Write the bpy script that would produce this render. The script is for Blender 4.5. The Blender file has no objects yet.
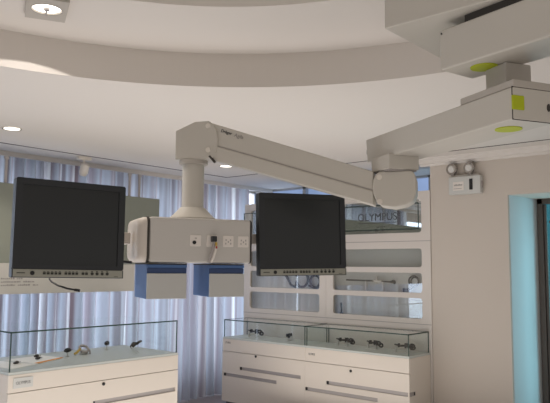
import bpy, bmesh, math, random
from mathutils import Vector, Matrix
R = math.radians
random.seed(4)
SC = bpy.context.scene
COL = SC.collection

# ------------------------------------------------------------------ materials
def srgb(r, g, b):
    f = lambda c: (c / 255) / 12.92 if c / 255 <= .04045 else ((c / 255 + .055) / 1.055) ** 2.4
    return (f(r), f(g), f(b), 1)

def mat(name, col, rough=.5, metal=0, var=.04, scale=6, spec=.4, bump=0, emis=None, es=0):
    m = bpy.data.materials.new(name); m.use_nodes = True
    nt = m.node_tree; p = nt.nodes['Principled BSDF']
    tc = nt.nodes.new('ShaderNodeTexCoord'); nz = nt.nodes.new('ShaderNodeTexNoise')
    nz.inputs['Scale'].default_value = scale; nz.inputs['Detail'].default_value = 3
    nt.links.new(tc.outputs['Object'], nz.inputs['Vector'])
    mx = nt.nodes.new('ShaderNodeMix'); mx.data_type = 'RGBA'
    c = Vector(col[:3])
    mx.inputs[6].default_value = (*(c * (1 - var)), 1); mx.inputs[7].default_value = (*(c * (1 + var)), 1)
    nt.links.new(nz.outputs['Fac'], mx.inputs[0]); nt.links.new(mx.outputs[2], p.inputs['Base Color'])
    p.inputs['Roughness'].default_value = rough; p.inputs['Metallic'].default_value = metal
    p.inputs['Specular IOR Level'].default_value = spec
    if bump:
        b = nt.nodes.new('ShaderNodeBump'); b.inputs['Strength'].default_value = bump; b.inputs['Distance'].default_value = .01
        nt.links.new(nz.outputs['Fac'], b.inputs['Height']); nt.links.new(b.outputs[0], p.inputs['Normal'])
    if emis:
        p.inputs['Emission Color'].default_value = emis; p.inputs['Emission Strength'].default_value = es
    return m

def glass_mat(name, tint, refl, fres=True, gloss=(1, 1, 1, 1)):
    m = bpy.data.materials.new(name); m.use_nodes = True
    nt = m.node_tree; nt.nodes.clear()
    o = nt.nodes.new('ShaderNodeOutputMaterial'); mx = nt.nodes.new('ShaderNodeMixShader')
    t = nt.nodes.new('ShaderNodeBsdfTransparent'); t.inputs[0].default_value = tint
    g = nt.nodes.new('ShaderNodeBsdfGlossy'); g.inputs['Roughness'].default_value = .02; g.inputs[0].default_value = gloss
    nt.links.new(t.outputs[0], mx.inputs[1]); nt.links.new(g.outputs[0], mx.inputs[2]); nt.links.new(mx.outputs[0], o.inputs[0])
    if fres:
        f = nt.nodes.new('ShaderNodeFresnel'); f.inputs[0].default_value = refl
        ge = nt.nodes.new('ShaderNodeNewGeometry'); sb = nt.nodes.new('ShaderNodeMath'); sb.operation = 'SUBTRACT'; sb.use_clamp = True
        nt.links.new(f.outputs[0], sb.inputs[0]); nt.links.new(ge.outputs['Backfacing'], sb.inputs[1])     # the front face carries the reflection
        nt.links.new(sb.outputs[0], mx.inputs[0])
    else:
        mx.inputs[0].default_value = refl
    return m

def emit_mat(name, col, s, var=0.0, scale=2):
    m = bpy.data.materials.new(name); m.use_nodes = True
    nt = m.node_tree; nt.nodes.clear()
    o = nt.nodes.new('ShaderNodeOutputMaterial'); e = nt.nodes.new('ShaderNodeEmission')
    e.inputs[0].default_value = col; e.inputs[1].default_value = s
    if var:
        tc = nt.nodes.new('ShaderNodeTexCoord'); nz = nt.nodes.new('ShaderNodeTexNoise'); nz.inputs['Scale'].default_value = scale
        mp = nt.nodes.new('ShaderNodeMapRange'); mp.inputs[3].default_value = s * (1 - var); mp.inputs[4].default_value = s * (1 + var)
        nt.links.new(tc.outputs['Object'], nz.inputs[0]); nt.links.new(nz.outputs['Fac'], mp.inputs[0]); nt.links.new(mp.outputs[0], e.inputs[1])
    nt.links.new(e.outputs[0], o.inputs[0])
    return m

def curtain_mat(name):
    m = bpy.data.materials.new(name); m.use_nodes = True
    nt = m.node_tree; nt.nodes.clear()
    o = nt.nodes.new('ShaderNodeOutputMaterial'); mx = nt.nodes.new('ShaderNodeMixShader')
    d = nt.nodes.new('ShaderNodeBsdfDiffuse'); t = nt.nodes.new('ShaderNodeBsdfTranslucent')
    tc = nt.nodes.new('ShaderNodeTexCoord')
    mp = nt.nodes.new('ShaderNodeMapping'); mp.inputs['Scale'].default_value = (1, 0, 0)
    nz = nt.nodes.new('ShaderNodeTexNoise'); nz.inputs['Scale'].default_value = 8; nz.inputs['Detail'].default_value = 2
    cr = nt.nodes.new('ShaderNodeValToRGB')                          # lavender, blue white and brown stripes, fold light and shade painted in
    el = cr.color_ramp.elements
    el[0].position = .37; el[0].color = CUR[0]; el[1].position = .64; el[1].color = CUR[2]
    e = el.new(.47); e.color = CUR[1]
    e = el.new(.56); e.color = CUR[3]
    nt.links.new(tc.outputs['Object'], mp.inputs[0]); nt.links.new(mp.outputs[0], nz.inputs[0]); nt.links.new(nz.outputs['Fac'], cr.inputs[0])
    nt.links.new(cr.outputs[0], d.inputs[0]); nt.links.new(cr.outputs[0], t.inputs[0])
    mx.inputs[0].default_value = .5
    nt.links.new(d.outputs[0], mx.inputs[1]); nt.links.new(t.outputs[0], mx.inputs[2]); nt.links.new(mx.outputs[0], o.inputs[0])
    return m

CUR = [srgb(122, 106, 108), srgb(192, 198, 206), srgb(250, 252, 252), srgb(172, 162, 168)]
M = {}
M['ceil'] = mat('ceiling_paint', (.72, .675, .63, 1), .9, var=.01, scale=2, spec=.1)
M['wall'] = mat('wall_paint', (.62, .56, .50, 1), .85, var=.015, scale=2, spec=.15)
M['reveal'] = mat('reveal_paint', (.66, .70, .72, 1), .8, var=.01)
M['floor'] = mat('floor_tile', srgb(150, 140, 140), .35, var=.06, scale=3)
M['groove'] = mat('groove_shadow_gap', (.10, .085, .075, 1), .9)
M['pend'] = mat('pendant_enamel', (.58, .55, .495, 1), .45, var=.01, scale=3, spec=.35)
M['pend_dark'] = mat('pendant_enamel_grey', (.48, .445, .40, 1), .5, var=.01)
M['console'] = mat('console_enamel', (.58, .555, .52, 1), .45, var=.01)
M['cap'] = mat('console_cap_plastic', (.64, .58, .52, 1), .5, var=.01)
M['dot'] = mat('cap_plug_white', (.75, .70, .63, 1), .5)
M['seam'] = mat('seam_rubber', (.05, .045, .04, 1), .7)
M['black'] = mat('black_plastic', (.014, .014, .015, 1), .35, spec=.4)
M['bezel'] = mat('monitor_bezel', (.026, .029, .033, 1), .4, spec=.4)
M['screen'] = mat('monitor_screen', (.016, .019, .021, 1), .28, var=.02, spec=.5)
M['strip'] = mat('monitor_control_strip', (.33, .33, .28, 1), .5)
M['button'] = mat('monitor_button', (.035, .035, .03, 1), .5)
M['green'] = mat('brake_marker_green', srgb(178, 190, 22), .5, var=.02)
M['blue'] = mat('box_blue', srgb(74, 106, 156), .5, var=.02)
M['blue_dark'] = mat('box_blue_dark', srgb(56, 76, 118), .5)
M['grey'] = mat('box_front_grey', (.53, .53, .51, 1), .55, var=.01)
M['socket'] = mat('socket_plate', (.78, .73, .68, 1), .45)
M['red'] = mat('red_plastic', srgb(170, 60, 50), .5)
M['yellow'] = mat('yellow_plastic', srgb(200, 170, 90), .5)
M['cabinet'] = mat('cabinet_lacquer', (.70, .65, .605, 1), .4, var=.01, scale=2)
M['case'] = mat('case_lacquer', (.72, .655, .58, 1), .4, var=.01, scale=2)
M['case_in'] = mat('case_floor_laminate', (.54, .57, .545, 1), .4, var=.02)
M['grip'] = mat('grip_strip_metal', (.40, .37, .36, 1), .45, metal=.2)
M['plinth'] = mat('plinth_dark', (.08, .07, .08, 1), .5)
M['niche'] = mat('niche_grey', (.78, .78, .76, 1), .5, var=.02)
M['edge'] = mat('glass_edge_green', (.045, .075, .062, 1), .25)
M['glass'] = glass_mat('case_glass', (.972, .984, .98, 1), 1.46)
M['pane'] = glass_mat('cabinet_glass', (.92, .93, .93, 1), .11, False)
M['mirror'] = glass_mat('cabinet_upper_glass', (.84, .85, .85, 1), .48, False, (.92, .93, .92, 1))
M['poster'] = mat('poster_green_grey', (.245, .26, .22, 1), .5, var=.02)
M['poster_w'] = mat('poster_white', (.56, .54, .50, 1), .5, var=.01)
M['ink'] = mat('printed_ink', (.10, .10, .10, 1), .7)
M['ink2'] = mat('printed_ink_grey', (.30, .28, .27, 1), .7)
M['steel'] = mat('brushed_steel', (.52, .50, .48, 1), .3, metal=.9)
M['chrome'] = mat('lamp_chrome', (.36, .34, .32, 1), .15, metal=.95)
M['lens'] = mat('lamp_lens', (.70, .68, .65, 1), .15)
M['emerg'] = mat('emergency_plastic', (.60, .60, .575, 1), .5)
M['paper'] = mat('paper_white', (.90, .88, .86, 1), .8)
M['orange'] = mat('paper_orange', srgb(222, 150, 70), .8)
M['frame'] = mat('door_frame_brown', (.12, .095, .082, 1), .5)
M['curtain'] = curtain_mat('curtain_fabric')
M['sky'] = emit_mat('window_daylight', (.72, .83, 1.0, 1), 3.3, .12, .8)
M['sky_far'] = emit_mat('far_window_daylight', (.42, .58, .95, 1), .62, .25, 3)
M['outdoor'] = emit_mat('outdoor_teal', (.07, .24, .29, 1), 1.2, .5, 4)
M['bulb'] = emit_mat('lamp_glow', (1.0, .93, .82, 1), 3.2)
M['door_glass'] = glass_mat('door_glass', (.55, .72, .74, 1), 1.4)

# ------------------------------------------------------------------ mesh helpers
class MB:
    def __init__(s): s.bm = bmesh.new()
    def box(s, x0, x1, y0, y1, z0, z1, mx=None):
        r = bmesh.ops.create_cube(s.bm, size=1)
        for v in r['verts']:
            v.co = Vector((x0 + (v.co.x + .5) * (x1 - x0), y0 + (v.co.y + .5) * (y1 - y0), z0 + (v.co.z + .5) * (z1 - z0)))
            if mx: v.co = mx @ v.co
        return s
    def prism(s, pts, fn0, fn1):
        a = [s.bm.verts.new(fn0(*p)) for p in pts]; b = [s.bm.verts.new(fn1(*p)) for p in pts]
        s.bm.faces.new(a); s.bm.faces.new(list(reversed(b)))
        n = len(pts)
        for i in range(n): s.bm.faces.new((a[i], b[i], b[(i + 1) % n], a[(i + 1) % n]))
        return s
    def lathe(s, prof, seg=32, mx=None, close=True):
        rings = []
        for r, z in prof:
            ring = []
            for k in range(seg):
                t = 2 * math.pi * k / seg
                v = Vector((r * math.cos(t), r * math.sin(t), z))
                ring.append(s.bm.verts.new(mx @ v if mx else v))
            rings.append(ring)
        for a, b in zip(rings, rings[1:]):
            for k in range(seg): s.bm.faces.new((a[k], a[(k + 1) % seg], b[(k + 1) % seg], b[k]))
        if close:
            s.bm.faces.new(list(reversed(rings[0]))); s.bm.faces.new(rings[-1])
        return s
    def tube(s, pts, r, seg=8, radii=None):
        pts = [Vector(p) for p in pts]; rings = []
        up = Vector((0, 0, 1))
        for i, p in enumerate(pts):
            d = (pts[min(i + 1, len(pts) - 1)] - pts[max(i - 1, 0)]).normalized()
            x = d.cross(up)
            if x.length < 1e-3: x = d.cross(Vector((1, 0, 0)))
            x.normalize(); y = x.cross(d).normalized(); up = y
            rr = radii[i] if radii else r
            rings.append([s.bm.verts.new(p + rr * (math.cos(2 * math.pi * k / seg) * x + math.sin(2 * math.pi * k / seg) * y)) for k in range(seg)])
        for a, b in zip(rings, rings[1:]):
            for k in range(seg): s.bm.faces.new((a[k], a[(k + 1) % seg], b[(k + 1) % seg], b[k]))
        s.bm.faces.new(list(reversed(rings[0]))); s.bm.faces.new(rings[-1])
        return s
    def build(s, name, m, parent=None, bevel=0, seg=2, smooth=False, mx=None):
        bmesh.ops.recalc_face_normals(s.bm, faces=s.bm.faces[:])
        me = bpy.data.meshes.new(name); s.bm.to_mesh(me); s.bm.free()
        return link(name, me, m, parent, bevel, seg, smooth, mx)

def link(name, me, m, parent=None, bevel=0, seg=2, smooth=False, mx=None):
    me.materials.clear(); me.materials.append(m)
    o = bpy.data.objects.new(name, me); COL.objects.link(o)
    if parent: o.parent = parent
    if mx: o.matrix_local = mx
    if smooth or bevel:
        for p in me.polygons: p.use_smooth = True
        e = o.modifiers.new('es', 'EDGE_SPLIT') if not bevel else None
        if e: e.split_angle = R(35)
    if bevel:
        b = o.modifiers.new('bv', 'BEVEL'); b.width = bevel; b.segments = seg; b.limit_method = 'ANGLE'; b.angle_limit = R(35); b.harden_normals = True
    return o

def tag(o, label=None, cat=None, group=None, kind=None):
    for k, v in (('label', label), ('category', cat), ('group', group), ('kind', kind)):
        if v: o[k] = v
    return o
def struct(o, label=None): o['kind'] = 'structure'; (label and o.__setitem__('label', label)); return o
def thing(name, label, cat, loc=(0, 0, 0), rz=0, group=None):
    o = bpy.data.objects.new(name, None); COL.objects.link(o); o.empty_display_size = .1
    o.location = loc; o.rotation_euler = (0, 0, rz)
    return tag(o, label, cat, group)
def copy_tree(o, parent=None):
    c = o.copy(); COL.objects.link(c)
    if parent: c.parent = parent
    for ch in list(o.children): copy_tree(ch, c)
    return c
def circle(r, n=32, cx=0, cy=0): return [(cx + r * math.cos(2 * math.pi * k / n), cy + r * math.sin(2 * math.pi * k / n)) for k in range(n)]
def rrect(x0, x1, y0, y1, r, n=6):
    out = []
    for cx, cy, a in ((x1 - r, y1 - r, 0), (x0 + r, y1 - r, 90), (x0 + r, y0 + r, 180), (x1 - r, y0 + r, 270)):
        for k in range(n + 1):
            t = R(a + 90 * k / n); out.append((cx + r * math.cos(t), cy + r * math.sin(t)))
    return out
def holed_plate(outer, holes, th):
    """mesh of a plate in local xy with holes, th thick along z"""
    cu = bpy.data.curves.new('c', 'CURVE'); cu.dimensions = '2D'; cu.fill_mode = 'BOTH'; cu.extrude = th / 2
    for loop in [outer] + holes:
        sp = cu.splines.new('POLY'); sp.points.add(len(loop) - 1); sp.use_cyclic_u = True
        for p, q in zip(sp.points, loop): p.co = (q[0], q[1], 0, 1)
    return to_mesh(cu)
def to_mesh(cu):
    o = bpy.data.objects.new('tmp', cu); COL.objects.link(o)
    dg = bpy.context.evaluated_depsgraph_get(); dg.update()
    me = bpy.data.meshes.new_from_object(o.evaluated_get(dg))
    bpy.data.objects.remove(o); bpy.data.curves.remove(cu)
    return me
def text_mesh(body, width, th=.0006, bold=0, height=None):
    cu = bpy.data.curves.new('t', 'FONT'); cu.body = body; cu.extrude = th; cu.align_x = 'CENTER'; cu.align_y = 'CENTER'; cu.offset = bold
    me = to_mesh(cu); me.name = 'lettering'
    xs = [v.co.x for v in me.vertices]; ys = [v.co.y for v in me.vertices]
    k = width / (max(xs) - min(xs)); ky = k if not height else height / (max(ys) - min(ys))
    cx, cy = (max(xs) + min(xs)) / 2, (max(ys) + min(ys)) / 2
    for v in me.vertices: v.co = Vector(((v.co.x - cx) * k, (v.co.y - cy) * ky, v.co.z))
    return me
def frame_mx(o, x, y, z):
    """matrix with columns x, y, z at o"""
    m = Matrix.Identity(4)
    for i, c in enumerate((x, y, z)):
        for j in range(3): m[j][i] = c[j]
    for j in range(3): m[j][3] = o[j]
    return m

# ------------------------------------------------------------------ camera
cam = bpy.data.cameras.new('camera'); co = bpy.data.objects.new('camera', cam); COL.objects.link(co); SC.camera = co
yaw, pitch, roll = .856416, .101159, .0084331
fw = Vector((math.sin(yaw) * math.cos(pitch), math.cos(yaw) * math.cos(pitch), math.sin(pitch)))
rt = Vector((math.cos(yaw), -math.sin(yaw), 0)); up = rt.cross(fw)
r2 = rt * math.cos(roll) + up * math.sin(roll); u2 = -rt * math.sin(roll) + up * math.cos(roll)
co.matrix_world = frame_mx((0, 0, 1.55), r2, u2, -fw)
cam.sensor_width = 36; cam.lens = 652.32 / 550 * 36; cam.clip_start = .05

# ------------------------------------------------------------------ room
ZC, ZR, ZI = 2.6, 2.8, 2.92
struct(MB().box(-2.2, 7.2, -2.8, 6.3, -.12, 0).build('floor', M['floor']))
def ceiling():
    mb = MB(); bm = mb.bm
    cx, cy, Ro, Ri = 1.032, 1.222, 2.155, 1.455
    N = 160
    x0, x1, y0, y1 = -2.2, 5.365, -2.8, 5.40
    def sq(t):                                    # ray from the circle centre to the rectangle
        c, s = math.cos(t), math.sin(t); k = 1e9
        if c > 1e-9: k = min(k, (x1 - cx) / c)
        if c < -1e-9: k = min(k, (x0 - cx) / c)
        if s > 1e-9: k = min(k, (y1 - cy) / s)
        if s < -1e-9: k = min(k, (y0 - cy) / s)
        return cx + k * c, cy + k * s
    ang = sorted([2 * math.pi * k / N for k in range(N)] + [math.atan2(y - cy, x - cx) % (2 * math.pi) for x in (x0, x1) for y in (y0, y1)])
    loops = []
    loops.append([bm.verts.new((*sq(t), ZC)) for t in ang])
    for r, z in ((Ro, ZC), (Ro, ZR), (Ri, ZR), (Ri, ZI)):
        loops.append([bm.verts.new((cx + r * math.cos(t), cy + r * math.sin(t), z)) for t in ang])
    n = len(ang)
    for a, b in zip(loops, loops[1:]):
        for k in range(n): bm.faces.new((a[k], a[(k + 1) % n], b[(k + 1) % n], b[k]))
    bm.faces.new(loops[-1])
    mb.box(x0, 7.2, 5.41, 6.3, ZC, ZC + .08)         # border beyond the groove
    mb.box(5.375, 7.2, y0, 5.41, ZC, ZC + .08)
    return mb.build('ceiling', M['ceil'])
struct(ceiling())
struct(MB().box(-2.2, 5.378, 5.392, 5.416, ZC - .002, ZC + .03).box(5.356, 5.378, -2.8, 5.416, ZC - .002, ZC + .03).build('trim_1', M['groove']))  # dark strip level with the ceiling, standing in for the gap's shadow
# cornice over the right wall
prof = [(5.66, 2.53), (5.635, 2.53), (5.625, 2.545), (5.60, 2.552), (5.59, 2.575), (5.575, 2.585), (5.57, 2.60), (5.66, 2.60)]
struct(MB().prism(prof, lambda x, z: (x, -2.8, z), lambda x, z: (x, 3.03, z)).build('trim_2', M['ceil']))
# right wall with a deep door recess (splayed on the far side)
DZ = 2.205
mb = MB()
mb.prism([(5.66, 2.94), (5.66, 2.195), (6.2, 2.118), (6.2, 2.94)], lambda x, y: (x, y, 0), lambda x, y: (x, y, ZC))
mb.prism([(5.66, 1.15), (5.66, -2.8), (6.2, -2.8), (6.2, 1.23)], lambda x, y: (x, y, 0), lambda x, y: (x, y, ZC))
mb.prism([(5.66, 2.195), (5.66, 1.15), (6.2, 1.23), (6.2, 2.118)], lambda x, y: (x, y, DZ), lambda x, y: (x, y, ZC))
struct(mb.build('wall_right', M['wall']))
# pale lining of the recess
mb = MB()
mb.prism([(5.68, 2.189), (5.68, 2.1925), (6.2, 2.118), (6.2, 2.1145)], lambda x, y: (x, y, 0), lambda x, y: (x, y, DZ))
struct(mb.build('trim_3', M['reveal']))
d = thing('door_1', None, None); d['kind'] = 'structure'
mb = MB()
ya, yb = 2.113, 1.235
mb.box(6.15, 6.21, ya - .05, ya, 0, DZ).box(6.15, 6.21, yb, yb + .05, 0, DZ).box(6.15, 6.21, yb, ya, DZ - .05, DZ)
mb.build('door_frame', M['frame'], d, bevel=.004)
mb = MB()
mb.box(6.165, 6.195, ya - .075, ya - .055, 0, DZ - .055).box(6.165, 6.195, ya - .1, yb + .05, 1.98, 2.0).box(6.165, 6.195, ya - .1, yb + .05, 1.02, 1.05)
mb.box(6.165, 6.195, ya - .135, ya - .12, 0, DZ - .06)
mb.build('door_bar', M['frame'], d)
MB().box(6.178, 6.184, yb + .05, ya - .05, .02, DZ - .05).build('door_glass', M['door_glass'], d)
struct(MB().box(7.05, 7.1, .2, 3.2, 0, 3).build('exterior', M['outdoor']))

# window wall behind the curtains
mb = MB()
mb.box(-2.2, 7.2, 6.12, 6.3, 0, .25).box(-.6, 6.9, 6.12, 6.3, 2.57, ZC).box(-.6, 6.27, 6.12, 6.14, 2.43, 2.57).box(-2.2, -.6, 6.12, 6.3, .25, ZC).box(6.9, 7.2, 6.12, 6.3, .25, ZC)  # the thin strip is an unseen header added to darken the curtain tops
struct(mb.build('wall_back', M['wall']))
w = thing('window_1', None, None); w['kind'] = 'structure'
MB().box(-.6, 6.9, 6.2, 6.22, .25, 2.57).build('window_pane', M['sky'], w)
mb = MB()
for k in range(7): mb.box(-.62 + 1.245 * k, -.57 + 1.245 * k, 6.14, 6.2, .25, ZC)
mb.box(-.6, 6.9, 6.14, 6.2, .25, .31).box(-.6, 6.9, 6.14, 6.2, 1.95, 2.0)
mb.build('window_frame', M['steel'], w)
mb = MB(); mb.box(6.6, 6.75, 2.94, 6.12, 0, 1.0)
struct(mb.build('wall_far', M['wall']))
w = thing('window_2', None, None); w['kind'] = 'structure'
MB().box(6.66, 6.68, 2.94, 6.12, 1.0, ZC).build('window_pane', M['sky_far'], w)
mb = MB()
for k in range(4): mb.box(6.6, 6.66, 3.40 + .9 * k, 3.45 + .9 * k, 1.0, ZC)
mb.box(6.6, 6.66, 2.94, 6.12, 2.575, ZC).box(6.6, 6.66, 2.94, 6.12, 1.0, 1.05)
mb.build('window_frame', M['steel'], w)

struct(MB().box(-2.2, 6.6, 5.765, 5.785, 2.556, ZC).build('trim_4', M['ceil']))
# ------------------------------------------------------------------ curtains
def curtain(x0, x1, label, seed):
    rnd = random.Random(seed); mb = MB(); bm = mb.bm
    n = int((x1 - x0) / .0125); ph = rnd.random() * 6; rows = [0.015, .5, 1.1, 1.7, 2.2, 2.46, 2.588]
    xs = [x0 + (x1 - x0) * i / n for i in range(n + 1)]
    fr = []; p = ph
    for x in xs:
        p += .0125 * 2 * math.pi / (.165 + .06 * math.sin(x * 3.1 + ph) + .025 * math.sin(x * 11)); fr.append(p)
    g = []
    for z in rows:
        amp = .062 - .016 * (z / 2.57)
        g.append([bm.verts.new((x + .012 * math.sin(z * 1.3 + x * 4), 5.86 + amp * math.sin(fr[i] + .18 * math.sin(z * 1.5 + x * 2)) + .012 * math.sin(2.3 * fr[i] + z), z)) for i, x in enumerate(xs)])
    for a, b in zip(g, g[1:]):
        for i in range(n): bm.faces.new((a[i], a[i + 1], b[i + 1], b[i]))
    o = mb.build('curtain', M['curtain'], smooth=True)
    o.modifiers.remove(o.modifiers[0])
    return tag(o, label, 'curtain', 'window curtains')
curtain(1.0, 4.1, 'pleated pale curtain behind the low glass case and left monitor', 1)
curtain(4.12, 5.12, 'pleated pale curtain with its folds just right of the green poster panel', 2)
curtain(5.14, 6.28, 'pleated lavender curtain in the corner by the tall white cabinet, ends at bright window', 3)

# ------------------------------------------------------------------ hanging poster panel
p = thing('poster_panel', 'wide green grey poster board with white lower band, hung before the curtain', 'poster', (3.0, 5.3, 1.31))
MB().box(-1.6, 1.29, 0, .012, .26, .935).build('green_board', M['poster'], p, bevel=.002)
MB().box(-1.6, 1.0, 0, .012, 0, .26).build('white_band', M['poster_w'], p, bevel=.002)
for x in (-.355, .92, 1.04):
    h = MB().box(x - .010, x + .010, .012, .026, .6, 1.155).box(x - .018, x + .018, .008, .03, 1.14, 1.165).build('hanger', M['grip'], p)
mb = MB(); rnd = random.Random(7)
for row, (xa, xb) in enumerate(((-.36, -.17), (-.36, -.08), (-.36, -.03))):      # three unreadable lines of small print
    x = xa
    while x < xb:
        wd = rnd.uniform(.008, .02)
        if rnd.random() < .85: mb.box(x, x + wd, -.002, 0, .125 - row * .028, .125 - row * .028 + rnd.uniform(.008, .015))
        x += wd + .006
mb.build('small_print', M['ink2'], p)

# ------------------------------------------------------------------ display cases
def display_case(name, L, D, hb, hr, label, strips, lock, plate, seam, mx_rot, loc, group, text='OLYMPUS'):
    """local x along the front, y into the case (front at y=0), z up"""
    t = thing(name, label, 'display case', loc, mx_rot, group)
    MB().box(.03, L - .03, .04, D - .01, 0, .08).build('plinth', M['plinth'], t)
    # body with the front cut round the finger grips
    MB().box(0, L, .016, D, .08, hb - .02).build('body', M['case'], t, bevel=.004)
    MB().box(0, L, -.002, .016, seam + .002, hb - .02).build('top_drawer', M['case'], t, bevel=.003)
    fr = [(0, 0), (L, 0), (L, seam - .003 - .08), (0, seam - .003 - .08)]
    holes = [[(a, z0 - .08), (b, z0 - .08), (b, z1 - .08), (a, z1 - .08)] for a, b, z0, z1 in strips]
    me = holed_plate(fr, holes, .018)
    dr = link('drawer_front', me, M['case'], t, mx=frame_mx((0, .007, .08), (1, 0, 0), (0, 0, 1), (0, -1, 0)))
    for a, b, z0, z1 in strips:
        g = MB().box(a, b, .011, .0155, z0, z1).build('grip_recess', M['grip'], t)
        MB().box(a + .002, a + .018, .0, .011, z0 + .004, z1 - .004).build('grip_end', M['black'], g)
    MB().lathe([(.013, 0), (.013, .006), (.008, .009)], 16, Matrix.Translation((lock[0], -.002, lock[1])) @ Matrix.Rotation(R(90), 4, 'X')).build('lock', M['black'], t)
    MB().box(0, L, 0, D, hb - .02, hb).build('case_floor', M['case_in'] if name != 'x' else M['case'], t, bevel=.003)
    if plate[4]:
        pl = MB().box(plate[0], plate[1], -.008, -.002, plate[2], plate[3]).build('label_plate', M['emerg'], t, bevel=.001)
        y = -.0085; par = pl
    else: y = -.0025; par = t
    tm = text_mesh(text, (plate[1] - plate[0]) * .72, height=.021)
    link('lettering', tm, M['ink'], par, mx=frame_mx(((plate[0] + plate[1]) / 2, y, (plate[2] + plate[3]) / 2), (1, 0, 0), (0, 0, 1), (0, -1, 0)))
    i = .012; g = .006
    mb = MB()
    mb.box(i, L - i, i, i + g, hb, hr).box(i, L - i, D - i - g, D - i, hb, hr).box(i, i + g, i + g, D - i - g, hb, hr).box(L - i - g, L - i, i + g, D - i - g, hb, hr)
    mb.box(i, L - i, i, D - i, hr, hr + g)
    gl = mb.build('glass_cover', M['glass'], t)
    mb = MB(); e = .0036
    for yy in ((i, D - i) if D < .6 else (i,)):
        mb.box(i - e, L - i + e, yy - e, yy + e, hr - e, hr + g + .001)
    for xx in ((i, L - i) if D < .6 else (i,)):
        mb.box(xx - e, xx + e, i - e, D - i + e, hr - e, hr + g + .001)
    for xx in (i, L - i):
        for yy in ((i, D - i) if D < .6 else (i,)): mb.box(xx - e, xx + e, yy - e, yy + e, hb, hr)
    mb.build('glass_edge', M['edge'], gl)
    return t
# low case in front of the curtain (front faces -y)
display_case('display_case', 1.56, .80, .797, 1.072, 'long cream display case with deep glass top before the curtain', [(.70, 1.535, .466, .502)],
             (.79, .622), (.035, .185, .682, .755, True), .651, 0, (2.325, 4.487, 0), 'glass display cases')
# two cases against the tall cabinet (fronts face -x): local x runs along -y of the room
for y0, lab, st, lk, pl in ((5.305, 'cream display case nearest the curtain, below the coiled black endoscope', [(.27, 1.12, .437, .473), (.025, .80, .35, .386)], (.507, .604), (.03, .14, .70, .735, False)),
                            (4.13, 'cream display case nearest the plain right wall', [(.265, 1.165, .424, .46), (-.0, .845, .335, .371)], (.552, .583), (.03, .14, .68, .715, False))):
    dc = display_case('display_case', 1.174, .395, .775, .962, lab, [(max(a, .004), min(b, 1.16), c, d_) for a, b, c, d_ in st], lk, pl, .622, R(-90), (5.244, y0, 0), 'glass display cases')

g = MB().box(1.1725, 1.1752, .0, .10, .424, .46).build('side_grip', M['grip'], dc)
MB().box(1.174, 1.1756, .072, .098, .428, .456).build('grip_end', M['black'], g)
# ------------------------------------------------------------------ tall cabinets
def cabinet(y1, w, label, s0, s1, first):
    """front at x=5.65; local x runs along -y from y1"""
    t = thing('wall_cabinet', label, 'cabinet', (5.65, y1, 0), R(-90), 'tall white wall cabinets')
    H = 2.3
    slots = [(1.077, 1.272), (1.322, 1.512), (1.566, 1.746)]
    outer = [(0, 0), (w, 0), (w, H), (0, H)]
    holes = [rrect(s0, s1, a, b, .03) for a, b in slots] + [rrect(s0, s1, 1.9, 2.222, .03)]
    link('face_frame', holed_plate(outer, holes, .02), M['cabinet'], t, mx=frame_mx((0, .01, 0), (1, 0, 0), (0, 0, 1), (0, -1, 0)))
    mb = MB()
    mb.box(0, .018, .02, .36, 0, H).box(w - .018, w, .02, .36, 0, H).box(.018, w - .018, .02, .36, H - .018, H).box(.018, w - .018, .34, .36, 0, H - .018)
    mb.build('carcass', M['cabinet'], t)
    for a, b in slots + [(1.9, 2.222)]:
        MB().box(.02, w - .02, .02, .335, a - .03, a).build('shelf', M['cabinet'], t)
        MB().box(.02, w - .02, .112, .12, a, b + .018).build('niche_back', M['niche'], t)
    for a, b in slots:
        MB().box(s0 - .01, s1 + .01, .0205, .0245, a - .01, b + .01).build('glass_pane', M['pane'], t)
    MB().box(s0 - .01, s1 + .01, .0205, .0245, 1.89, 2.232).build('glass_pane', M['mirror'], t)['label'] = 'reflective upper glass pane'
    for z in (1.818, 1.028): MB().box(0, w, -.0008, .001, z - .003, z + .003).build('panel_joint', M['grip'], t)
    # glass sheet with dark edges standing off the upper opening
    xa, xb = (.012, w - .004) if first else (.004, w - .115)
    gs = MB().box(xa, xb, -.022, -.018, 1.937, 2.188).build('glass_sheet', M['glass'], t)
    mb = MB(); e = .0035
    mb.box(xa, xb, -.024, -.016, 2.188 - e, 2.188 + e).box(xa, xb, -.024, -.016, 1.937 - e, 1.937 + e)
    xx = xa if first else xb
    mb.box(xx - e, xx + e, -.024, -.016, 1.937, 2.188)
    mb.build('sheet_edge', M['edge'], gs)
    if not first:
        tm = text_mesh('OLYMPUS', .46, bold=0, height=.075)
        link('lettering', tm, M['ink'], t, mx=frame_mx((4.17 - 3.545, .0196, 2.072), (1, 0, 0), (0, 0, 1), (0, -1, 0)))
        MB().box(.40, .85, .0192, .0202, 2.008, 2.014).build('underline', M['ink'], t)
        MB().box(.62, .72, .0192, .0202, 1.965, 1.972).box(.60, .625, .0192, .0202, 1.925, 1.95).box(.68, .70, .0192, .0202, 1.925, 1.95).build('small_print', M['ink'], t)
    return t
cabinet(5.375, 1.203, 'tall white wall cabinet half hidden behind the console, next to the curtain', .095, 1.117, True)
cabinet(4.170, 1.228, 'tall white wall cabinet with dark lettering, beside the plain wall', .09, 1.133, False)

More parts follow.
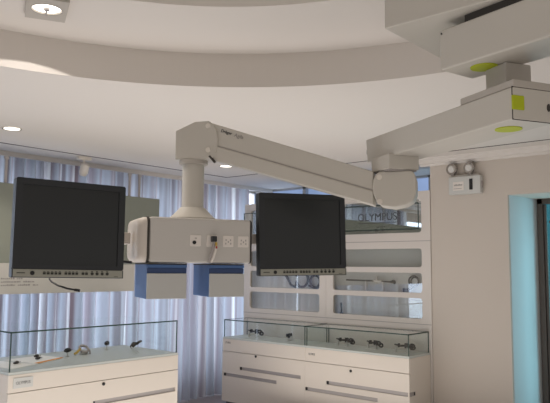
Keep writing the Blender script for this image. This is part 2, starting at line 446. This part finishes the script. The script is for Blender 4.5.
# ------------------------------------------------------------------ instruments
def swept(name, m, paths, label, cat, group=None, extra=()):
    """first path is the thing's own mesh; extra: (part name, material, MB builder)"""
    t = thing(name, label, cat, paths[0][0][0], 0, group)
    off = Vector(paths[0][0][0])
    mb = MB()
    for pts, r in paths: mb.tube([Vector(q) - off for q in pts], r)
    mb.build('shaft' if len(paths) == 1 else 'body', m, t, smooth=True)
    for nm, mm, b in extra:
        b2 = MB(); b(b2, off); b2.build(nm, mm, t, smooth=True)
    return t
def arc(c, r, a0, a1, n, plane='yz', sq=1):
    out = []
    for k in range(n + 1):
        a = R(a0 + (a1 - a0) * k / n)
        u, v = r * math.cos(a), r * math.sin(a) * sq
        out.append((c[0], c[1] - u, c[2] + v) if plane == 'yz' else (c[0] + u, c[1] + v, c[2]))
    return out
# coiled endoscope in the left cabinet's middle opening
c = (5.735, 4.55, 1.416)
swept('coiled_endoscope', M['black'], [
    ([(5.72, 4.80, 1.495), (5.72, 4.76, 1.43), (5.73, 4.72, 1.36), (5.735, 4.66, 1.335)] + arc((5.715, 4.55, 1.425), .085, 200, 520, 22), .014),
    (arc((5.72, 4.37, 1.405), .065, 0, 360, 20) + [(5.715, 4.30, 1.47), (5.715, 4.27, 1.43)], .013),
    ([(5.73, 4.47, 1.36), (5.735, 4.40, 1.338), (5.73, 4.30, 1.336)], .012)],
    'coiled black endoscope in the cabinet opening below the right monitor', 'endoscope',
    extra=[('control_handle', M['black'], lambda b, o: b.tube([Vector((5.715, 4.84, 1.50)) - o, Vector((5.72, 4.79, 1.47)) - o, Vector((5.725, 4.75, 1.41)) - o], .016, radii=[.012, .02, .011]))])
# rigid scope and cable ring in the right cabinet's middle opening
swept('rigid_endoscope', M['seam'], [([(5.71, 3.95, 1.43), (5.71, 3.60, 1.425), (5.71, 3.36, 1.418)], .0085)],
      'long thin rigid endoscope lying level in the cabinet opening beside the right monitor', 'endoscope',
      extra=[('light_post', M['socket'], lambda b, o: b.tube([Vector((5.715, 3.585, 1.40)) - o, Vector((5.715, 3.58, 1.475)) - o], .011).tube([Vector((5.715, 3.62, 1.427)) - o, Vector((5.715, 3.52, 1.422)) - o], .014)),
             ('eyepiece', M['black'], lambda b, o: b.tube([Vector((5.715, 3.43, 1.42)) - o, Vector((5.715, 3.39, 1.419)) - o, Vector((5.715, 3.375, 1.419)) - o], .02, radii=[.01, .018, .024])),
             ('stand', M['socket'], lambda b, o: b.box(5.70 - o.x, 5.74 - o.x, 3.70 - o.y, 3.71 - o.y, 1.322 - o.z, 1.425 - o.z)),
             ('stand', M['socket'], lambda b, o: b.box(5.70 - o.x, 5.74 - o.x, 3.50 - o.y, 3.51 - o.y, 1.322 - o.z, 1.42 - o.z))])
swept('light_cable', M['black'], [(arc((5.73, 3.17, 1.43), .052, -60, 280, 20) + [(5.73, 3.20, 1.355)], .009), (arc((5.742, 3.165, 1.425), .042, 0, 350, 18), .007)],
      'looped dark cable at the right end of the cabinet opening', 'cable',
      extra=[('plug', M['black'], lambda b, o: b.box(5.715 - o.x, 5.745 - o.x, 3.215 - o.y, 3.285 - o.y, 1.3225 - o.z, 1.358 - o.z))])
swept('probe', M['black'], [([(5.72, 4.02, 1.078), (5.72, 4.02, 1.13), (5.72, 4.025, 1.19)], .009)], 'short dark probe standing upright in the lowest opening of the lettered cabinet', 'probe',
      extra=[('foot', M['black'], lambda b, o: b.tube([Vector((5.72, 4.02, 1.077)) - o, Vector((5.72, 4.02, 1.09)) - o], .02))])

# forceps and camera heads in the cases: handle with two finger rings, shaft and a small clear stand
def forceps(loc, rz, label, s=1.0, stand=.03):
    t = thing('forceps', label, 'surgical instrument', loc, rz, 'instruments in the glass cases')
    z = stand + .02
    MB().tube([(-.06 * s, 0, z), (0, 0, z + .012), (.05 * s, 0, z + .01), (.10 * s, 0, z + .022)], .006, radii=[.013 * s, .011 * s, .010 * s, .006 * s]).build('shaft', M['seam'], t, smooth=True)
    for k in (-1, 1):
        ring = [(-.075 * s + .024 * s * math.cos(a), k * .016 * s, z + .004 + k * .010 * s + .017 * s * math.sin(a)) for a in [i * math.pi / 7 for i in range(15)]]
        MB().tube(ring, .0085 * s).build('finger_ring', M['black'], t, smooth=True)
    MB().box(-.035 * s, .0, -.012, .012, z - .012 * s, z + .038 * s).build('handle', M['black'], t, bevel=.003)
    MB().box(.045 * s, .065 * s, -.014, .014, z - .004, z + .034 * s).build('clamp', M['black'], t, bevel=.003)
    st = MB().box(-.05 * s, .10 * s, -.02, .02, 0, .004).build('stand', M['emerg'], t)
    for xx in (-.03, .08): MB().box(xx * s, (xx + .01) * s, -.012, .012, .004, z).build('stand_post', M['emerg'], st)
    return t
HB = .7752
for (y, rz, lab, s) in ((5.02, 95, 'black forceps on a stand in the case nearest the curtain, alone at its left', 1.0),
                        (4.52, 20, 'small dark instrument at the right end of the case nearest the curtain', .7),
                        (3.80, 100, 'dark forceps, leftmost instrument in the case nearest the plain wall', .95),
                        (3.46, 80, 'dark forceps in the middle of the case nearest the plain wall', .95),
                        (3.13, 110, 'dark forceps, rightmost instrument in the case nearest the plain wall', .95)):
    forceps((5.47, y, HB), R(rz), lab, s)
HL = .7972
def camera_head(loc, rz, label, m, s=1):
    t = thing('camera_head', label, 'surgical instrument', loc, rz, 'instruments in the glass cases')
    MB().tube([(-.05 * s, 0, .07 * s), (-.02 * s, 0, .075 * s), (.02 * s, 0, .075 * s), (.05 * s, 0, .07 * s)], .02, 12, radii=[.014 * s, .026 * s, .026 * s, .016 * s]).build('head', m, t, smooth=True)
    MB().lathe([(.022 * s, 0), (.022 * s, .006), (.006 * s, .01), (.006 * s, .055 * s)], 16).build('stand', M['emerg'], t, smooth=True)
    return t
camera_head((3.06, 4.93, HL), R(20), 'small black camera head on a stand beside the printed sheets', M['black'], .72)
camera_head((3.55, 5.08, HL), R(40), 'small black camera head alone at the middle of the long case', M['black'], .8)
t = thing('light_guide', 'coiled grey light guide with yellow end in the long case', 'surgical instrument', (3.24, 4.97, HL + .002), 0, 'instruments in the glass cases')
MB().tube([(.04 * math.cos(a), .03 * math.sin(a) + .0, .045 + .024 * math.sin(a)) for a in [i * math.pi / 8 for i in range(17)]], .011).tube([(.04, .01, .055), (.05, -.02, .02), (.03, -.05, .008)], .008).build('coil', M['grip'], t, smooth=True)
MB().tube([(-.04, -.01, .05), (-.075, -.015, .02), (-.10, -.02, .012)], .011).build('yellow_end', M['yellow'], t, smooth=True)
MB().box(-.03, .03, -.02, .02, 0, .012).build('stand', M['emerg'], t)
t = thing('pistol_forceps', 'dark pistol grip forceps with long pale shaft at the far end of the long case', 'surgical instrument', (3.745, 4.925, HL + .007), R(18), 'instruments in the glass cases')
MB().tube([(-.06, 0, .022), (-.02, 0, .045), (.03, 0, .042), (.065, 0, .055), (.10, 0, .06)], .018, radii=[.013, .02, .013, .012, .009]).tube([(0, 0, .04), (-.02, .01, .02), (-.03, .01, .008)], .012).build('grip', M['seam'], t, smooth=True)
MB().tube([(-.055, 0, .022), (-.15, -.10, .014), (-.24, -.20, .008)], .006).build('long_shaft', M['emerg'], t, smooth=True)
def sheet(pts, label, stripe=None, z=HL):
    t = thing('brochure', label, 'paper', (pts[0][0], pts[0][1], z), 0, 'printed sheets')
    ox, oy = pts[0]
    P = [(x - ox, y - oy) for x, y in pts]
    MB().prism(P, lambda x, y: (x, y, 0), lambda x, y: (x, y, .003)).build('page', M['paper'], t)
    if stripe:
        MB().prism([(x - ox, y - oy) for x, y in stripe], lambda x, y: (x, y, .0031), lambda x, y: (x, y, .0042)).build('orange_band', M['orange'], t)
    return t
sheet([(2.42, 4.62), (2.66, 4.72), (2.52, 5.16), (2.28 + .08, 5.10)], 'plain white printed sheet at the near end of the long case')
sheet([(2.68, 4.72), (3.0, 4.88), (2.95, 5.14), (2.6, 5.10)], 'white printed sheet with orange band in the long case', [(2.685, 4.725), (2.995, 4.88), (2.99, 4.915), (2.68, 4.775)])
for x, y, lab in ((2.86, 5.06, 'tiny dark connector lying at the back of the orange-banded sheet'), (2.80, 4.93, 'tiny dark connector lying mid orange-banded sheet'), (2.56, 4.82, 'tiny dark connector lying on the plain white sheet')):
    t = thing('connector', lab, 'connector', (x, y, HL + .0035), R(30), 'connectors on the printed sheets')
    MB().tube([(-.04, 0, .012), (0, 0, .013), (.015, 0, .012)], .01, radii=[.007, .012, .009]).build('barrel', M['seam'], t, smooth=True)
    MB().tube([(.015, 0, .012), (.05, 0, .008)], .005).build('tip', M['steel'], t, smooth=True)

# ------------------------------------------------------------------ ceiling pendant
cx, cy = 2.069, 2.311
pend = thing('ceiling_pendant', 'beige jointed ceiling pendant arm carrying the socket console between two monitors', 'medical pendant', (cx, cy, 1.56))
PO = Vector((cx, cy, 1.56))
def P(mx): return Matrix.Translation(-PO) @ mx
# housing at the ceiling
MB().box(2.06, 2.62, .38, 1.25, 2.447, 2.93).build('ceiling_housing', M['pend'], pend, bevel=.006, mx=P(Matrix.Identity(4)))
# upper arm: far left lower corner A, direction dU, width to the far side nU
def arm_frame(corner, d, z):
    d = Vector((*d, 0)).normalized(); n = Vector((-d.y, d.x, 0))
    if n.x < 0: n = -n
    return P(frame_mx((*corner, z), d, n, (0, 0, 1)) if True else None)
FU = arm_frame((2.131, 1.062), (-.25, -.968), 2.265)
ua = MB().box(0, .80, 0, .18, 0, .15).build('upper_arm', M['pend'], pend, bevel=.008, mx=FU)
MB().prism(circle(.048, 40, .125, .09), lambda x, y: (x, y, -.003), lambda x, y: (x, y, .002)).build('green_marker', M['green'], ua)
MB().box(-.004, .002, .03, .10, .03, .085).build('green_marker', M['green'], ua, bevel=.003)
MB().box(.10, .80, .02, .16, .15, .1815).build('gap_shade', M['seam'], ua)  # dark slab standing in for the shadow between arm and housing
MB().prism(circle(.0035, 12, .012, .165), lambda x, z: (x, -.003, z - .03), lambda x, z: (x, 0, z - .03)).build('screw', M['seam'], ua)
# post between the two arms
dA = Vector((-.471, -.882, 0)).normalized(); nA = Vector((.882, -.471, 0)).normalized()
FL = P(frame_mx((2.468, 1.556, 2.03), dA, nA, (0, 0, 1)))
fp = P(frame_mx((2.245, .857, 0), dA, nA, (0, 0, 1)))
MB().box(-.055, .055, -.055, .055, 2.15, 2.265).build('post', M['pend_dark'], pend, bevel=.006, mx=fp)
# lower arm
LA = .893
prof = [(0.012, 0), (LA, 0), (LA, .108), (.0, .108)]
la = MB().prism([(-.075, 0), (LA, 0), (LA, .17), (-.04, .17), (-.085, .13)], lambda x, y: (x + (.012 if x < .1 else 0), y, 0), lambda x, y: (x, y, .108)).build('lower_arm', M['pend'], pend, bevel=.006, mx=FL)
MB().box(LA - .275, LA, .004, .166, .108, .133).build('bearing_cover', M['pend_dark'], la, bevel=.003)
MB().box(LA - .004, LA - .0025, -.0012, .1712, -.001, .109).build('end_seam', M['seam'], la)
MB().prism(circle(.045, 40, LA - .125, .088), lambda x, y: (x, y, -.003), lambda x, y: (x, y, .002)).build('green_marker', M['green'], la)
MB().box(LA - .006, LA + .003, -.002, .045, .032, .08).build('green_marker', M['green'], la, bevel=.003)
MB().prism(rrect(.05, .12, .03, .08, .02), lambda y, z: (-.085, y - .04, z), lambda y, z: (-.05, y - .04, z)).build('end_cap', M['seam'], la)
MB().prism(circle(.013, 20), lambda y, z: (LA + .003, .145 + y * .5, .05 + z), lambda y, z: (LA - .002, .145 + y * .5, .05 + z)).build('end_screw', M['seam'], la)
# swivel block and spring arm
e = Vector((.431, -.902, 0)).normalized(); mm = Vector((-.902, -.431, 0)).normalized()      # along the arm, toward the camera side
FS = P(frame_mx((cx, cy, 0), e, -mm, (0, 0, 1)))
sw = P(frame_mx((2.472, 1.452, 0), dA, nA, (0, 0, 1)))
MB().box(-.075, .075, -.075, .075, 1.972, 2.036).build('swivel_block', M['pend'], pend, bevel=.005, mx=sw)
MB().box(-.066, .066, -.066, .066, 1.966, 1.973).build('swivel_gap', M['grip'], pend, mx=sw)
def slab(poly, t, z0=0): return lambda x, z: (x, -t, z), lambda x, z: (x, t, z)
S = lambda poly, t: MB().prism(poly, *slab(poly, t))
el = S([(-.07, 2.052), (-.07, 2.19), (.028, 2.23), (.095, 2.23), (.118, 2.215), (.136, 2.185), (.145, 2.14), (.139, 2.09), (.122, 2.052)], .062).build('elbow_housing', M['pend'], pend, bevel=.007, mx=FS)
S([(.10, 2.224), (.86, 1.969), (.86, 1.8865), (.12, 2.1175)], .050).build('spring_arm_cover', M['pend'], pend, bevel=.006, mx=FS)
S([(.12, 2.1145), (.86, 1.8835), (.86, 1.822), (.12, 2.045)], .056).build('spring_arm', M['pend'], pend, bevel=.006, mx=FS)
S([(.12, 2.119), (.86, 1.888), (.86, 1.881), (.12, 2.112)], .0485).build('spring_arm_seam', M['grip'], pend, mx=FS)
dr = S([(.856, 1.90), (.860, 1.87), (.873, 1.838), (.892, 1.818), (.95, 1.810), (1.0, 1.82), (1.03, 1.838), (1.042, 1.87), (1.042, 1.93), (1.034, 1.957), (1.02, 1.966), (.89, 1.966), (.872, 1.955), (.860, 1.93)], .064).build('joint_housing', M['pend'], pend, bevel=.007, mx=FS)
for par, x, z in ((el, .096, 2.205), (el, .098, 2.092), (dr, .887, 1.942), (dr, .888, 1.836)):
    MB().prism(circle(.0125, 20, x, z), lambda x, z: (x, -.0665, z), lambda x, z: (x, -.05, z)).build('cap_plug', M['dot'], par, bevel=.002)
MB().prism([(.10, 2.062), (.108, 2.066), (.135, 2.036), (.127, 2.030)], lambda x, z: (x, -.064, z), lambda x, z: (x, -.05, z)).build('stop_pin', M['seam'], el)
# lettering on the arm cover
sl = math.atan2(-.255, .76); ex = Vector((math.cos(sl), 0, math.sin(sl))); ez = Vector((-math.sin(sl), 0, math.cos(sl)))
for body, wd, pos, mt in (('Dräger', .056, (.183, 0, 2.172), 'ink'), ('Agila', .046, (.243, 0, 2.150), 'ink2')):
    o3 = Vector((pos[0], -.0508, pos[2]))
    link('lettering', text_mesh(body, wd, bold=.02 if mt == 'ink' else .0), M[mt], pend, mx=FS @ frame_mx(o3, ex, ez, (0, -1, 0)))
# column, collar and base cone
CF = P(Matrix.Translation((cx, cy, 0)))
MB().lathe([(.052, 1.82), (.052, 2.055)], 40).build('column', M['pend'], pend, smooth=True, mx=CF)
MB().lathe([(.062, 2.032), (.068, 2.036), (.068, 2.052), (.062, 2.055)], 40).build('column_collar', M['pend_dark'], pend, smooth=True, mx=CF)
MB().lathe([(.112, 1.770), (.112, 1.778), (.10, 1.786), (.068, 1.818), (.060, 1.828)], 40).build('column_base', M['pend'], pend, smooth=True, mx=CF)
# console
ang = R(-26)
CN = P(Matrix.Translation((cx, cy, 0)) @ Matrix.Rotation(ang, 4, 'Z'))
cons = MB().box(-.232, .245, -.14, .14, 1.568, 1.770).build('console', M['console'], pend, bevel=.012, seg=3, mx=CN)
MB().prism(rrect(-.14, .14, 1.565, 1.772, .03), lambda y, z: (-.241, y * 1.012, z), lambda y, z: (-.232, y * 1.012, z)).build('cap_seam', M['seam'], cons)
mb = MB(); bm = mb.bm
ringp = rrect(-.139, .139, 1.568, 1.770, .035, 8)
prev = None
loops = []
for x, k in ((-.238, 1.0), (-.256, .98), (-.270, .92), (-.279, .83), (-.283, .70)):
    loops.append([bm.verts.new((x, y * k, 1.669 + (z - 1.669) * k)) for y, z in ringp])
for a, b in zip(loops, loops[1:]):
    for i in range(len(a)): bm.faces.new((a[i], a[(i + 1) % len(a)], b[(i + 1) % len(a)], b[i]))
bm.faces.new(loops[0]); bm.faces.new(loops[-1])
cap = mb.build('end_cap', M['cap'], cons, smooth=True)
MB().prism(rrect(-.14, .14, 1.568, 1.770, .02), lambda y, z: (.244, y, z), lambda y, z: (.2495, y * .98, z)).build('cap_seam', M['seam'], cons)
# sockets
for i, x in enumerate((-.023, .055, .132, .206)):
    s = MB().prism(rrect(x - .026, x + .026, 1.643, 1.694, .005), lambda x, z: (x, -.1435, z), lambda x, z: (x, -.139, z)).build('socket_plate', M['socket'], cons, bevel=.0015)
    if i == 0:
        MB().prism(circle(.0085, 20, x - .006, 1.660), lambda x, z: (x, -.146, z), lambda x, z: (x, -.143, z)).build('socket_button', M['black'], s)
        MB().box(x - .004, x + .006, -.1445, -.143, 1.678, 1.681).build('socket_mark', M['ink2'], s)
    elif i > 1:
        for dx, dz in ((-.011, .006), (.011, .006), (-.012, -.010), (.012, -.010), (0, -.002)):
            MB().box(x + dx - .0022, x + dx + .0022, -.1442, -.143, 1.668 + dz - .004, 1.668 + dz + .004).build('socket_hole', M['grip'], s)
W = lambda mx: Matrix.Translation(PO) @ mx
CW = W(CN)                                                     # the console frame in the room
def ct(name, label, cat, loc, group=None):
    t = thing(name, label, cat, CW @ Vector(loc), ang, group); return t
# plug with its cable
t = ct('power_plug', 'dark plug and pale cable in the second socket of the console', 'plug', (.058, -.146, 1.676))
MB().box(-.012, .012, -.028, 0, -.012, .014).build('plug_body', M['bezel'], t, bevel=.004)
MB().tube([(0, -.02, -.008), (-.008, -.024, -.045), (-.02, -.022, -.085), (-.024, -.012, -.104)], .0055).build('dark_cord', M['grip'], t, smooth=True)
MB().tube([(.010, -.014, -.010), (.006, -.02, -.05), (-.004, -.018, -.085), (-.012, -.01, -.104)], .007).build('pale_cord', M['socket'], t, smooth=True)
MB().box(.003, .012, -.028, -.015, -.030, -.014).build('yellow_clip', M['yellow'], t)
MB().box(.005, .012, -.0285, -.015, -.042, -.032).build('red_clip', M['red'], t)
# blue boxes under the console
def blue_box(x0, x1, z0, label):
    t = ct('equipment_box', label, 'box', ((x0 + x1) / 2, 0, z0), 'blue boxes under the console')
    w = (x1 - x0) / 2; h = 1.566 - z0
    MB().box(-w, w, -.128, .125, 0, h - .004).build('body', M['blue'], t, bevel=.003)
    MB().box(-w - .002, w, -.138, .12, h - .006, h).build('top_plate', M['seam'], t)
    MB().box(-w, w, -.139, -.128, h - .020, h - .007).build('upper_rail', M['blue'], t, bevel=.001)
    MB().box(-w, w, -.133, -.128, h - .043, h - .022).build('handle_recess', M['blue_dark'], t)
    MB().box(-w + .0005, w, -.141, -.128, .001, h - .045).build('front_panel', M['grey'], t, bevel=.002)
    return t
blue_box(-.237, -.059, 1.409, 'blue box with grey front hanging under the console, next to the left monitor')
blue_box(.047, .213, 1.415, 'blue box with grey front hanging under the sockets, nearer the right monitor')

# ------------------------------------------------------------------ monitors
def monitor(loc, yaw_, tilt, rollm, label, side):
    t = thing('monitor', label, 'monitor', loc, 0, 'flat monitors')
    t.rotation_mode = 'QUATERNION'
    t.rotation_quaternion = (Matrix.Rotation(R(yaw_), 3, 'Z') @ Matrix.Rotation(R(tilt), 3, 'X') @ Matrix.Rotation(R(rollm), 3, 'Y')).to_quaternion()
    w, h = .23, .20
    MB().box(-w, w, .012, .052, -h, h).build('housing', M['bezel'], t, bevel=.006)
    MB().box(-w + .06, w - .06, .052, .078, -h + .05, h - .08).build('rear_cover', M['bezel'], t, bevel=.008)
    link('bezel', holed_plate(rrect(-w, w, -h + .034, h, .008), [[(-w + .028, -h + .052), (w - .028, -h + .052), (w - .028, h - .026), (-w + .028, h - .026)]], .014), M['bezel'], t, mx=frame_mx((0, .006, 0), (1, 0, 0), (0, 0, 1), (0, -1, 0)))
    MB().box(-w + .02, w - .02, .004, .010, -h + .05, h - .02).build('screen', M['screen'], t)
    cs = MB().box(-w + .004, w - .004, -.002, .012, -h + .003, -h + .033).build('control_strip', M['strip'], t, bevel=.0015)
    MB().box(-w, w, .0, .012, -h, -h + .003).box(-w, -w + .004, 0, .012, -h, -h + .034).box(w - .004, w, 0, .012, -h, -h + .034).build('strip_border', M['bezel'], t)
    zc = -h + .018
    MB().prism(circle(.0085, 20, -.152, zc), lambda x, z: (x, -.005, z), lambda x, z: (x, 0, z)).build('power_button', M['black'], cs)
    MB().box(-.212, -.180, -.0026, -.001, zc - .0015, zc + .002).build('maker_mark', M['button'], cs)
    b0 = None
    for x in [-.105 + .0155 * k for k in range(5)] + [-.018 + .0150 * k for k in range(4)] + [.053, .068]:
        if b0 is None: b0 = MB().box(-.0055, .0055, -.004, 0, -.005, .004).box(-.004, .004, -.0025, 0, .006, .008).build('button', M['button'], cs)
        else: b0 = b0.copy(); COL.objects.link(b0)
        b0.location = (x, 0, zc)
    k0 = None
    for x in (.092, .113, .135, .157):
        if k0 is None: k0 = MB().prism(circle(.0062, 16), lambda x, z: (x, -.006, z), lambda x, z: (x, 0, z)).box(-.004, .004, -.0025, 0, .008, .011).build('knob', M['button'], cs)
        else: k0 = k0.copy(); COL.objects.link(k0)
        k0.location = (x, 0, zc)
    MB().box(.188, .206, -.0026, -.001, -h + .006, -h + .008).build('model_mark', M['button'], cs)
    br = MB().box(-.05, .05, .078, .09, -.05, .05)
    if side > 0: br.box(.0, .262, .09, .115, -.045, .005).box(.228, .285, .06, .115, -.045, .005)
    else: br.box(-.255, 0, .09, .115, -.045, .005)
    br.build('mounting_bracket', M['cap'], t, bevel=.004)
    return t
monitor((1.496, 2.414, 1.701), -14, -1.75, .7, 'black flat monitor left of the console, in front of the green poster', 1)
monitor((2.503, 1.984, 1.713), -27.6, -.7, -1.0, 'black flat monitor right of the console, in front of the white cabinets', -1)
def at_depth(px, py, D):
    return Vector((0, 0, 1.55)) + (fw + (px - 275) / 652.32 * r2 - (py - 201.5) / 652.32 * u2) * D
pts = [at_depth(*q) for q in ((49.5, 278.6, 2.745), (50.2, 280, 2.74), (52, 282, 2.73), (58, 285.5, 2.72), (67, 288.5, 2.71), (78, 290.5, 2.70))]
t = thing('monitor_cable', 'short black cable dangling below the left monitor', 'cable', pts[0])
MB().tube([q - pts[0] for q in pts], .0042).build('cord', M['black'], t, smooth=True)
MB().tube([pts[-2].lerp(pts[-1], .7) - pts[0], pts[-1] - pts[0] + Vector((.006, -.004, -.001))], .006).build('tip', M['black'], t, smooth=True)

t = thing('power_cable', 'short black cable end beside the top of the left blue box', 'cable', (1.66, 2.41, 1.572))
MB().tube([(0, 0, 0), (.05, .0, .003), (.10, -.004, -.002), (.135, -.006, -.004)], .0065).build('cord', M['black'], t, smooth=True)
# ------------------------------------------------------------------ lamps on ceiling and wall
def downlight(x, y, label):
    t = thing('downlight', label, 'ceiling light', (x, y, ZC), 0, 'recessed downlights')
    MB().lathe([(.072, -.004), (.078, -.002), (.078, 0), (.06, 0), (.06, -.004)], 32, close=False).build('trim_ring', M['dot'], t, smooth=True)
    MB().lathe([(.060, -.0035), (.060, -.001)], 32).build('lamp_face', M['bulb'], t)
    return t
downlight(2.405, 4.774, 'glowing round downlight in the ceiling above the left monitor')
downlight(4.744, 4.794, 'glowing round downlight in the ceiling seen under the spring arm')
t = thing('gimbal_downlight', 'square tilting downlight in the round ceiling recess, top left', 'ceiling light', (1.567, 2.825, ZR), R(-26.5))
pl = holed_plate([(-.095, -.13), (.095, -.13), (.095, .145), (-.095, .145)], [circle(.07, 32)], .02)
link('square_frame', pl, M['pend_dark'], t, mx=Matrix.Translation((0, 0, -.012)))
MB().lathe([(.07, -.024), (.074, -.024), (.074, -.0), (.07, -.0)], 32, close=False).build('dark_ring', M['grip'], t, smooth=True)
lf = MB().lathe([(.066, -.014), (.066, -.006)], 32).build('lamp_face', M['bulb'], t)
MB().box(-.004, .004, 0, .07, -.024, -.016).lathe([(.014, -.026), (.014, -.015)], 16).build('lamp_clip', M['grip'], lf)
t = thing('spotlight', 'small white spotlight fixed to the ceiling groove above the left monitor', 'spotlight', (3.499, 5.484, ZC))
MB().box(-.07, .07, -.025, .025, -.03, 0).build('mount', M['dot'], t, bevel=.004)
MB().tube([(0, 0, -.03), (0, 0, -.075)], .012).build('stem', M['dot'], t, smooth=True)
MB().lathe([(.03, -.06), (.042, -.03), (.042, .05), (.03, .06)], 24, Matrix.Translation((0, -.01, -.125)) @ Matrix.Rotation(R(20), 4, 'X')).build('head', M['dot'], t, smooth=True)
# emergency light
t = thing('emergency_light', 'white emergency light box with two round lamps on the right wall', 'emergency light', (5.66, 2.725, 2.235), R(-90))
eb = MB().box(0, .31, -.06, 0, 0, .165).build('box', M['emerg'], t, bevel=.008)
MB().box(.02, .29, -.045, 0, .165, .18).build('top_rail', M['pend_dark'], t, bevel=.003)
MB().box(.205, .236, -.063, -.059, .035, .135).build('dark_window', M['black'], eb)
lp = MB().box(.045, .15, -.0615, -.059, .035, .115).build('label_plate', M['socket'], eb)
mb = MB()
for k in range(8): mb.box(.056 + .0105 * k, .063 + .0105 * k, -.0622, -.061, .078, .090 + .002 * (k % 3))
mb.build('small_print', M['ink2'], lp)
MB().box(.05, .13, -.0622, -.061, .05, .054).build('rule', M['ink2'], lp)
MB().box(.312, .318, -.05, -.02, .05, .11).build('side_switch', M['grip'], eb)
for x in (.035, .205):
    h = MB().lathe([(.018, -.045), (.04, -.02), (.052, .0), (.054, .012), (.05, .018)], 28, Matrix.Translation((x, -.05, .237)) @ Matrix.Rotation(R(90), 4, 'X')).build('lamp_head', M['chrome'], t, smooth=True)
    MB().lathe([(.034, .0), (.026, .012)], 28, Matrix.Translation((x, -.068, .237)) @ Matrix.Rotation(R(90), 4, 'X')).build('lamp_lens', M['lens'], h, smooth=True)
    MB().box(x - .015, x + .015, -.045, -.02, .175, .215).build('lamp_neck', M['chrome'], h)

# ------------------------------------------------------------------ light
wd = bpy.data.worlds.new('world'); SC.world = wd; wd.use_nodes = True
bg = wd.node_tree.nodes['Background']; bg.inputs[0].default_value = (1.0, .93, .86, 1); bg.inputs[1].default_value = .5
def area(loc, tgt, sx, sy, e, c):
    l = bpy.data.lights.new('area', 'AREA'); l.shape = 'RECTANGLE'; l.size = sx; l.size_y = sy; l.energy = e; l.color = c
    o = bpy.data.objects.new('lamp', l); COL.objects.link(o); o.location = loc
    o.rotation_euler = (Vector(tgt) - Vector(loc)).to_track_quat('-Z', 'Y').to_euler(); return o
def spot(loc, tgt, e, ang, c, blend=.3, r=.04):
    l = bpy.data.lights.new('spot', 'SPOT'); l.energy = e; l.spot_size = R(ang); l.spot_blend = blend; l.color = c; l.shadow_soft_size = r
    o = bpy.data.objects.new('lamp', l); COL.objects.link(o); o.location = loc
    o.rotation_euler = (Vector(tgt) - Vector(loc)).to_track_quat('-Z', 'Y').to_euler(); return o
area((2.9, 3.1, .2), (2.9, 3.1, 3), 4.2, 3.0, 62, (1, .95, .90))  # added uplight near the floor, out of view, brightens the ceiling
area((.3, -.3, .25), (.3, -.3, 3), 3.4, 3.4, 26, (1, .94, .88))  # second added floor-level fill, unseen, below the camera
# daylight outside the door
area((6.33, 1.74, 1.2), (6.02, 2.15, 1.2), .2, 1.9, 15, (.66, .90, 1.0))
for x, y in ((2.405, 4.774), (4.744, 4.794)): spot((x, y, ZC - .02), (x, y, 0), 25, 110, (1, .9, .78), .6)
spot((1.575, 2.845, ZR - .05), (1.575, 2.845, 0), 25, 100, (1, .9, .78), .6)
# wide flood of the tilted recess lamp: its cut-off catches the rim of the recess
spot((1.567, 2.83, 2.766), (1.651, 3.152, 1.823), 9, 112, (1, .93, .87), .02, .008)
SC.cycles.transparent_max_bounces = 32
vs = SC.view_settings; vs.view_transform = 'Standard'; vs.look = 'None'; vs.exposure = -.06; vs.gamma = 1
